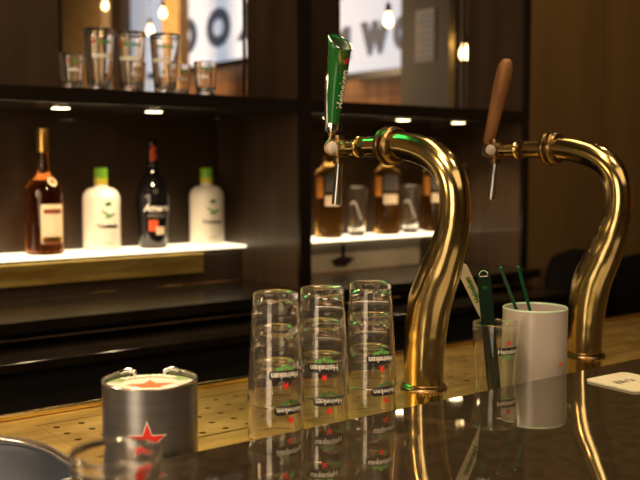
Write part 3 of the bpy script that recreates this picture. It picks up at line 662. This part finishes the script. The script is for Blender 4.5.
sl = link('oval_seal', place(poly_bm([(0.012 * math.cos(2 * PI * k / 24), 0.0145 * math.sin(2 * PI * k / 24)) for k in range(24)], 0.001), Matrix.Translation((0.016, -0.0345, 0.187)) @ Matrix.Rotation(0.42, 4, 'Z') @ Matrix.Rotation(math.radians(52), 4, 'X')), M['paper'], b1)
link('red_ring', place(poly_bm([(0.007 * math.cos(2 * PI * k / 24), 0.0085 * math.sin(2 * PI * k / 24)) for k in range(24)], 0.0005), Matrix.Translation((0.0163, -0.0353, 0.1878)) @ Matrix.Rotation(0.42, 4, 'Z') @ Matrix.Rotation(math.radians(52), 4, 'X')), M['orange_red'], sl)

L2 = (1.092, 2.372, ZS); b2 = thing('liqueur_bottle', 'white liqueur bottle with lime cap, between amber bottle and black bottle', 'bottle', L2, fit(L2, 4), 'spirit bottles on the left glowing shelf')
lo('white_body', bprof(0.0500, 0.138, 0.172, 0.0165, 0.182, 0.006, True), M['milk'], b2)
lo('collar', [(0.0170, 0.178), (0.0180, 0.179), (0.0180, 0.194), (0.0160, 0.196), (0, 0.196)], M['yellow'], b2, 40)
lo('lime_cap', [(0, 0.222), (0.0160, 0.222), (0.0180, 0.219), (0.0180, 0.1945), (0, 0.1945)], M['lime'], b2, 40)
pp = -PI / 2 + 0.28
link('lettering', wrap(text_bm('Trinidadia', 0.0150, 0.0005), 0.0500, 0.068, phi=pp), M['black_print'], b2)
link('green_emblem', wrap(poly_bm([(-0.009, -0.005), (0.009, -0.003), (0.009, 0.007), (-0.006, 0.005)]), 0.0500, 0.126, phi=pp), M['green_print'], b2)
bm = bmesh.new()
for k in range(5):
    pts = [(0.011 * math.cos(a) - 0.012 + k * 0.006, 0.0022 * math.sin(a) - k * 0.002 + (0.006 if k % 2 else 0)) for a in [2 * PI * j / 12 for j in range(12)]]
    q = poly_bm(pts); me = bpy.data.meshes.new('t'); place(q, Matrix.Rotation(0.35 * (k - 2), 4, 'Z')); q.to_mesh(me); q.free(); bm.from_mesh(me); bpy.data.meshes.remove(me)
link('leaf_print', wrap(bm, 0.0500, 0.096, phi=pp, eps=0.0006), M['hop_print'], b2)
link('small_print', wrap(poly_bm(rrect(0.026, 0.0016, 0.0007)), 0.0500, 0.024, phi=pp), M['hop_print'], b2)
o = dup(b2); o.location = (1.420, 2.374, ZS); o.rotation_euler[2] = fit((1.420, 2.374), 4); o['label'] = 'white liqueur bottle with lime cap, rightmost on the left glowing shelf'

L3 = (1.245, 2.372, ZS); b3 = thing('wine_bottle', 'black glass bottle with red neck seal and black and red label', 'bottle', L3, fit(L3, 6), 'spirit bottles on the left glowing shelf')
lo('glass_body', [(0, 0.001), (0.036, 0), (0.0385, 0.004), (0.0415, 0.05), (0.0460, 0.10), (0.0478, 0.135), (0.0455, 0.158), (0.0360, 0.180), (0.0240, 0.202), (0.0165, 0.222), (0.0140, 0.245), (0.0130, 0.278), (0.0145, 0.281), (0.0145, 0.296), (0.012, 0.299), (0, 0.299)], M['blackglass'], b3)
q = -PI / 2 + 0.15
rr = lambda z: 0.0385 + (z - 0.004) * 0.075
l3 = link('white_script', wrap(text_bm('Amaro', 0.0270, 0.0010, 0.2), 0.0470, 0.112, phi=q, eps=0.0008), M['white'], b3)
link('grey_band', wrap(poly_bm(rrect(0.052, 0.012, 0.001)), 0.0452, 0.092, phi=q, eps=0.0012), M['greylabel'], b3)
l4 = link('red_label', wrap(poly_bm(rrect(0.026, 0.030, 0.002)), 0.0437, 0.064, phi=q - 0.22, eps=0.0012), M['orange_red'], b3)
link('cream_patch', wrap(poly_bm(rrect(0.026, 0.022, 0.002)), 0.0437, 0.050, phi=q + 0.22, eps=0.0016), M['paper'], b3)
link('neck_seal', wrap(poly_bm([(-0.010, -0.020), (0.004, -0.022), (0.012, -0.010), (0.006, 0.004), (0.010, 0.016), (-0.002, 0.022), (-0.010, 0.008)]), 0.0142, 0.262, phi=q, eps=0.0010), M['orange_red'], b3)

# ------------------------------------------------------------------ bottles and glasses on the right glowing shelf
W0 = (1.868, 2.372, ZS); wb = thing('whisky_bottle', 'golden whisky bottle behind the spout of the left tap', 'bottle', W0, fit(W0, 0), 'whisky bottles on the right glowing shelf')
lo('glass_body', bprof(0.0440, 0.205, 0.240, 0.0140, 0.290, 0.005), M['whisky'], wb)
lo('capsule', [(0, 0.325), (0.0148, 0.325), (0.0150, 0.262), (0.0142, 0.262), (0.0142, 0.290), (0, 0.2905)], M['black_print'], wb)
link('grey_label', wrap(poly_bm(rrect(0.056, 0.052, 0.002)), 0.0440, 0.172, phi=-PI / 2 + 0.35), M['greylabel'], wb)
link('orange_label', wrap(poly_bm(rrect(0.028, 0.066, 0.002)), 0.0440, 0.160, phi=-PI / 2 - 0.75), M['orange_label'], wb)
link('cream_label', wrap(poly_bm(rrect(0.052, 0.032, 0.002)), 0.0440, 0.118, phi=-PI / 2 + 0.30, eps=0.0008), M['paper'], wb)
for x, lb in ((2.115, 'golden whisky bottle between the two swirl-etched glasses behind left tap'), (2.338, 'golden whisky bottle at right, half hidden by the tap neck')):
    o = dup(wb); o.location.x = x; o.rotation_euler[2] = fit((x, 2.385), 0); o['label'] = lb
e_out = lambda z: 0.0270 + 0.0090 * (z / 0.150)
E0 = (1.980, 2.368, ZS); eg = thing('etched_glass', 'tall glass etched with a swirl, left one behind the tap', 'glass', E0, fit(E0, 0), 'swirl-etched glasses on the right glowing shelf'); eg.scale = (1, 1, 1.07)
eb = lo('glass_body', glass_prof(0.150, e_out, 0.002, 0.014), M['glow_haze_glass'], eg, 40)
bm = bmesh.new(); pts = []
for k in range(25):
    u = k / 24; pts.append((-0.022 + 0.040 * u, 0.018 * math.sin(u * PI * 1.4) - 0.028 * u, 0))
for a, b in zip(pts, pts[1:]):
    vs = [bm.verts.new(p) for p in ((a[0], a[1] - 0.0035, 0), (b[0], b[1] - 0.0035, 0), (b[0], b[1] + 0.0035, 0), (a[0], a[1] + 0.0035, 0))]; bm.faces.new(vs)
link('swirl', wrap(bm, e_out, 0.095, cut=0), M['white'], eb)
o = dup(eg); o.location.x = 2.218; o.rotation_euler[2] = fit((2.218, 2.37), 0); o['label'] = 'tall glass etched with a swirl, beside the curve of the left tap'
o = dup(eg); o.location.x = 1.742; o.location.y = 2.36; o['label'] = 'tall glass etched with a swirl, next to the dark divider post'; o.rotation_euler[2] = fit((1.742, 2.36), 0)

# ------------------------------------------------------------------ mirrored room and street front, placed beyond the stand-in panes
def sign(name, label, y0, y1, z0, z1, letters, x=5.0):
    t = thing(name, label, 'sign', (x, (y0 + y1) / 2, z0)); hw = (y1 - y0) / 2; h = z1 - z0
    link('board', box(bmesh.new(), 0.0, 0.05, -hw, hw, 0, h, 0.004), M['sign'], t)
    link('lower_rail', box(bmesh.new(), -0.01, 0.05, -hw, hw, -0.06, -0.005), M['black'], t)
    Mt = Matrix(((0, 0, -1, -0.008), (1, 0, 0, 0), (0, 1, 0, 0), (0, 0, 0, 1)))     # lettering reversed as a mirror would show it
    for ch_, yc, zc, sy, sw in letters:
        bm = fit_text(ch_, sw, sy, 0.030); place(bm, Matrix.Translation((0, yc - (y0 + y1) / 2, zc - z0)) @ Mt); link('letter', bm, M['sign_text'], t)
sign('street_sign', 'pale backlit sign with reversed letters ROO beyond the left glass pane', 7.0, 9.6, 2.436, 3.5, [('R', 7.56, 2.79, 0.39, 0.42), ('O', 8.10, 2.765, 0.39, 0.46), ('O', 8.74, 2.745, 0.39, 0.48)])
sign('street_sign', 'pale backlit sign with reversed letters OWN beyond the right glass pane', 5.36, 6.30, 2.168, 2.78, [('O', 5.425, 2.425, 0.27, 0.22), ('W', 5.745, 2.42, 0.27, 0.36), ('N', 6.20, 2.41, 0.27, 0.30)], 4.99)
tag(boxo('column', M['tile'], 4.40, 4.50, 7.82, 8.154, 0, 3.6), 'narrow gold tiled column just left of the reversed letters ROO', 'column')
tag(boxo('column', M['wood_dark'], 4.30, 4.40, 8.80, 9.02, 0, 3.6), 'dark column behind the two left pint glasses, beyond the pane', 'column')
tag(boxo('column', M['tile'], 4.40, 4.50, 9.47, 10.9, 0, 3.6), 'wide gold tiled column seen at the left end of the left pane', 'column')
tag(boxo('column', M['wood_dark'], 4.45, 4.55, 4.20, 4.861, 0, 3.6), 'brown column carrying a white notice beyond the right pane', 'column')
tag(boxo('brass_post', M['brass'], 4.30, 4.34, 4.20, 4.25, 0, 3.6), 'thin brass post beyond the right pane, beside the white notice', 'post')
ps = thing('poster', 'white notice of small text lines on a brown column', 'poster', (4.44, 4.62, 2.10))
link('sheet', box(bmesh.new(), 0.002, 0.009, -0.09, 0.09, 0.0, 0.34), M['sign_dim'], ps)
bm = bmesh.new()
for k in range(8): box(bm, 0.0, 0.0015, -0.075, 0.07 - 0.02 * (k % 3), 0.02 + k * 0.039, 0.034 + k * 0.039)
link('text_lines', bm, M['sign_text'], ps)
def bulb(loc, label):
    t = thing('pendant_bulb', label, 'lamp', loc)
    lo('bulb', [(0, -0.050), (0.012, -0.047), (0.020, -0.036), (0.0225, -0.022), (0.019, -0.006), (0.011, 0.010), (0.009, 0.02), (0, 0.02)], M['bulb_glow'], t, 20)
    lo('socket', [(0.0095, 0.0205), (0.013, 0.021), (0.013, 0.055), (0.005, 0.062), (0, 0.062)], M['brass_old'], t, 20)
    link('cord', sweep(bmesh.new(), [(0, 0, 0.061), (0, 0, 3.599 - loc[2])], [0.002, 0.002], 8, True, 1), M['black'], t)
for loc, lb in (((3.0, 6.397, 2.57), 'glowing pendant bulb, leftmost, beyond the left pane'), ((3.0, 5.54, 2.41), 'glowing pendant bulb just left of the reversed letters ROO'), ((3.0, 5.72, 2.32), 'lower glowing pendant bulb in front of the pale window'),
                ((3.0, 3.365, 2.105), 'glowing pendant bulb hanging in front of the reversed W'), ((3.0, 2.877, 1.91), 'glowing pendant bulb at right edge of the right pane')):
    bulb(loc, lb)
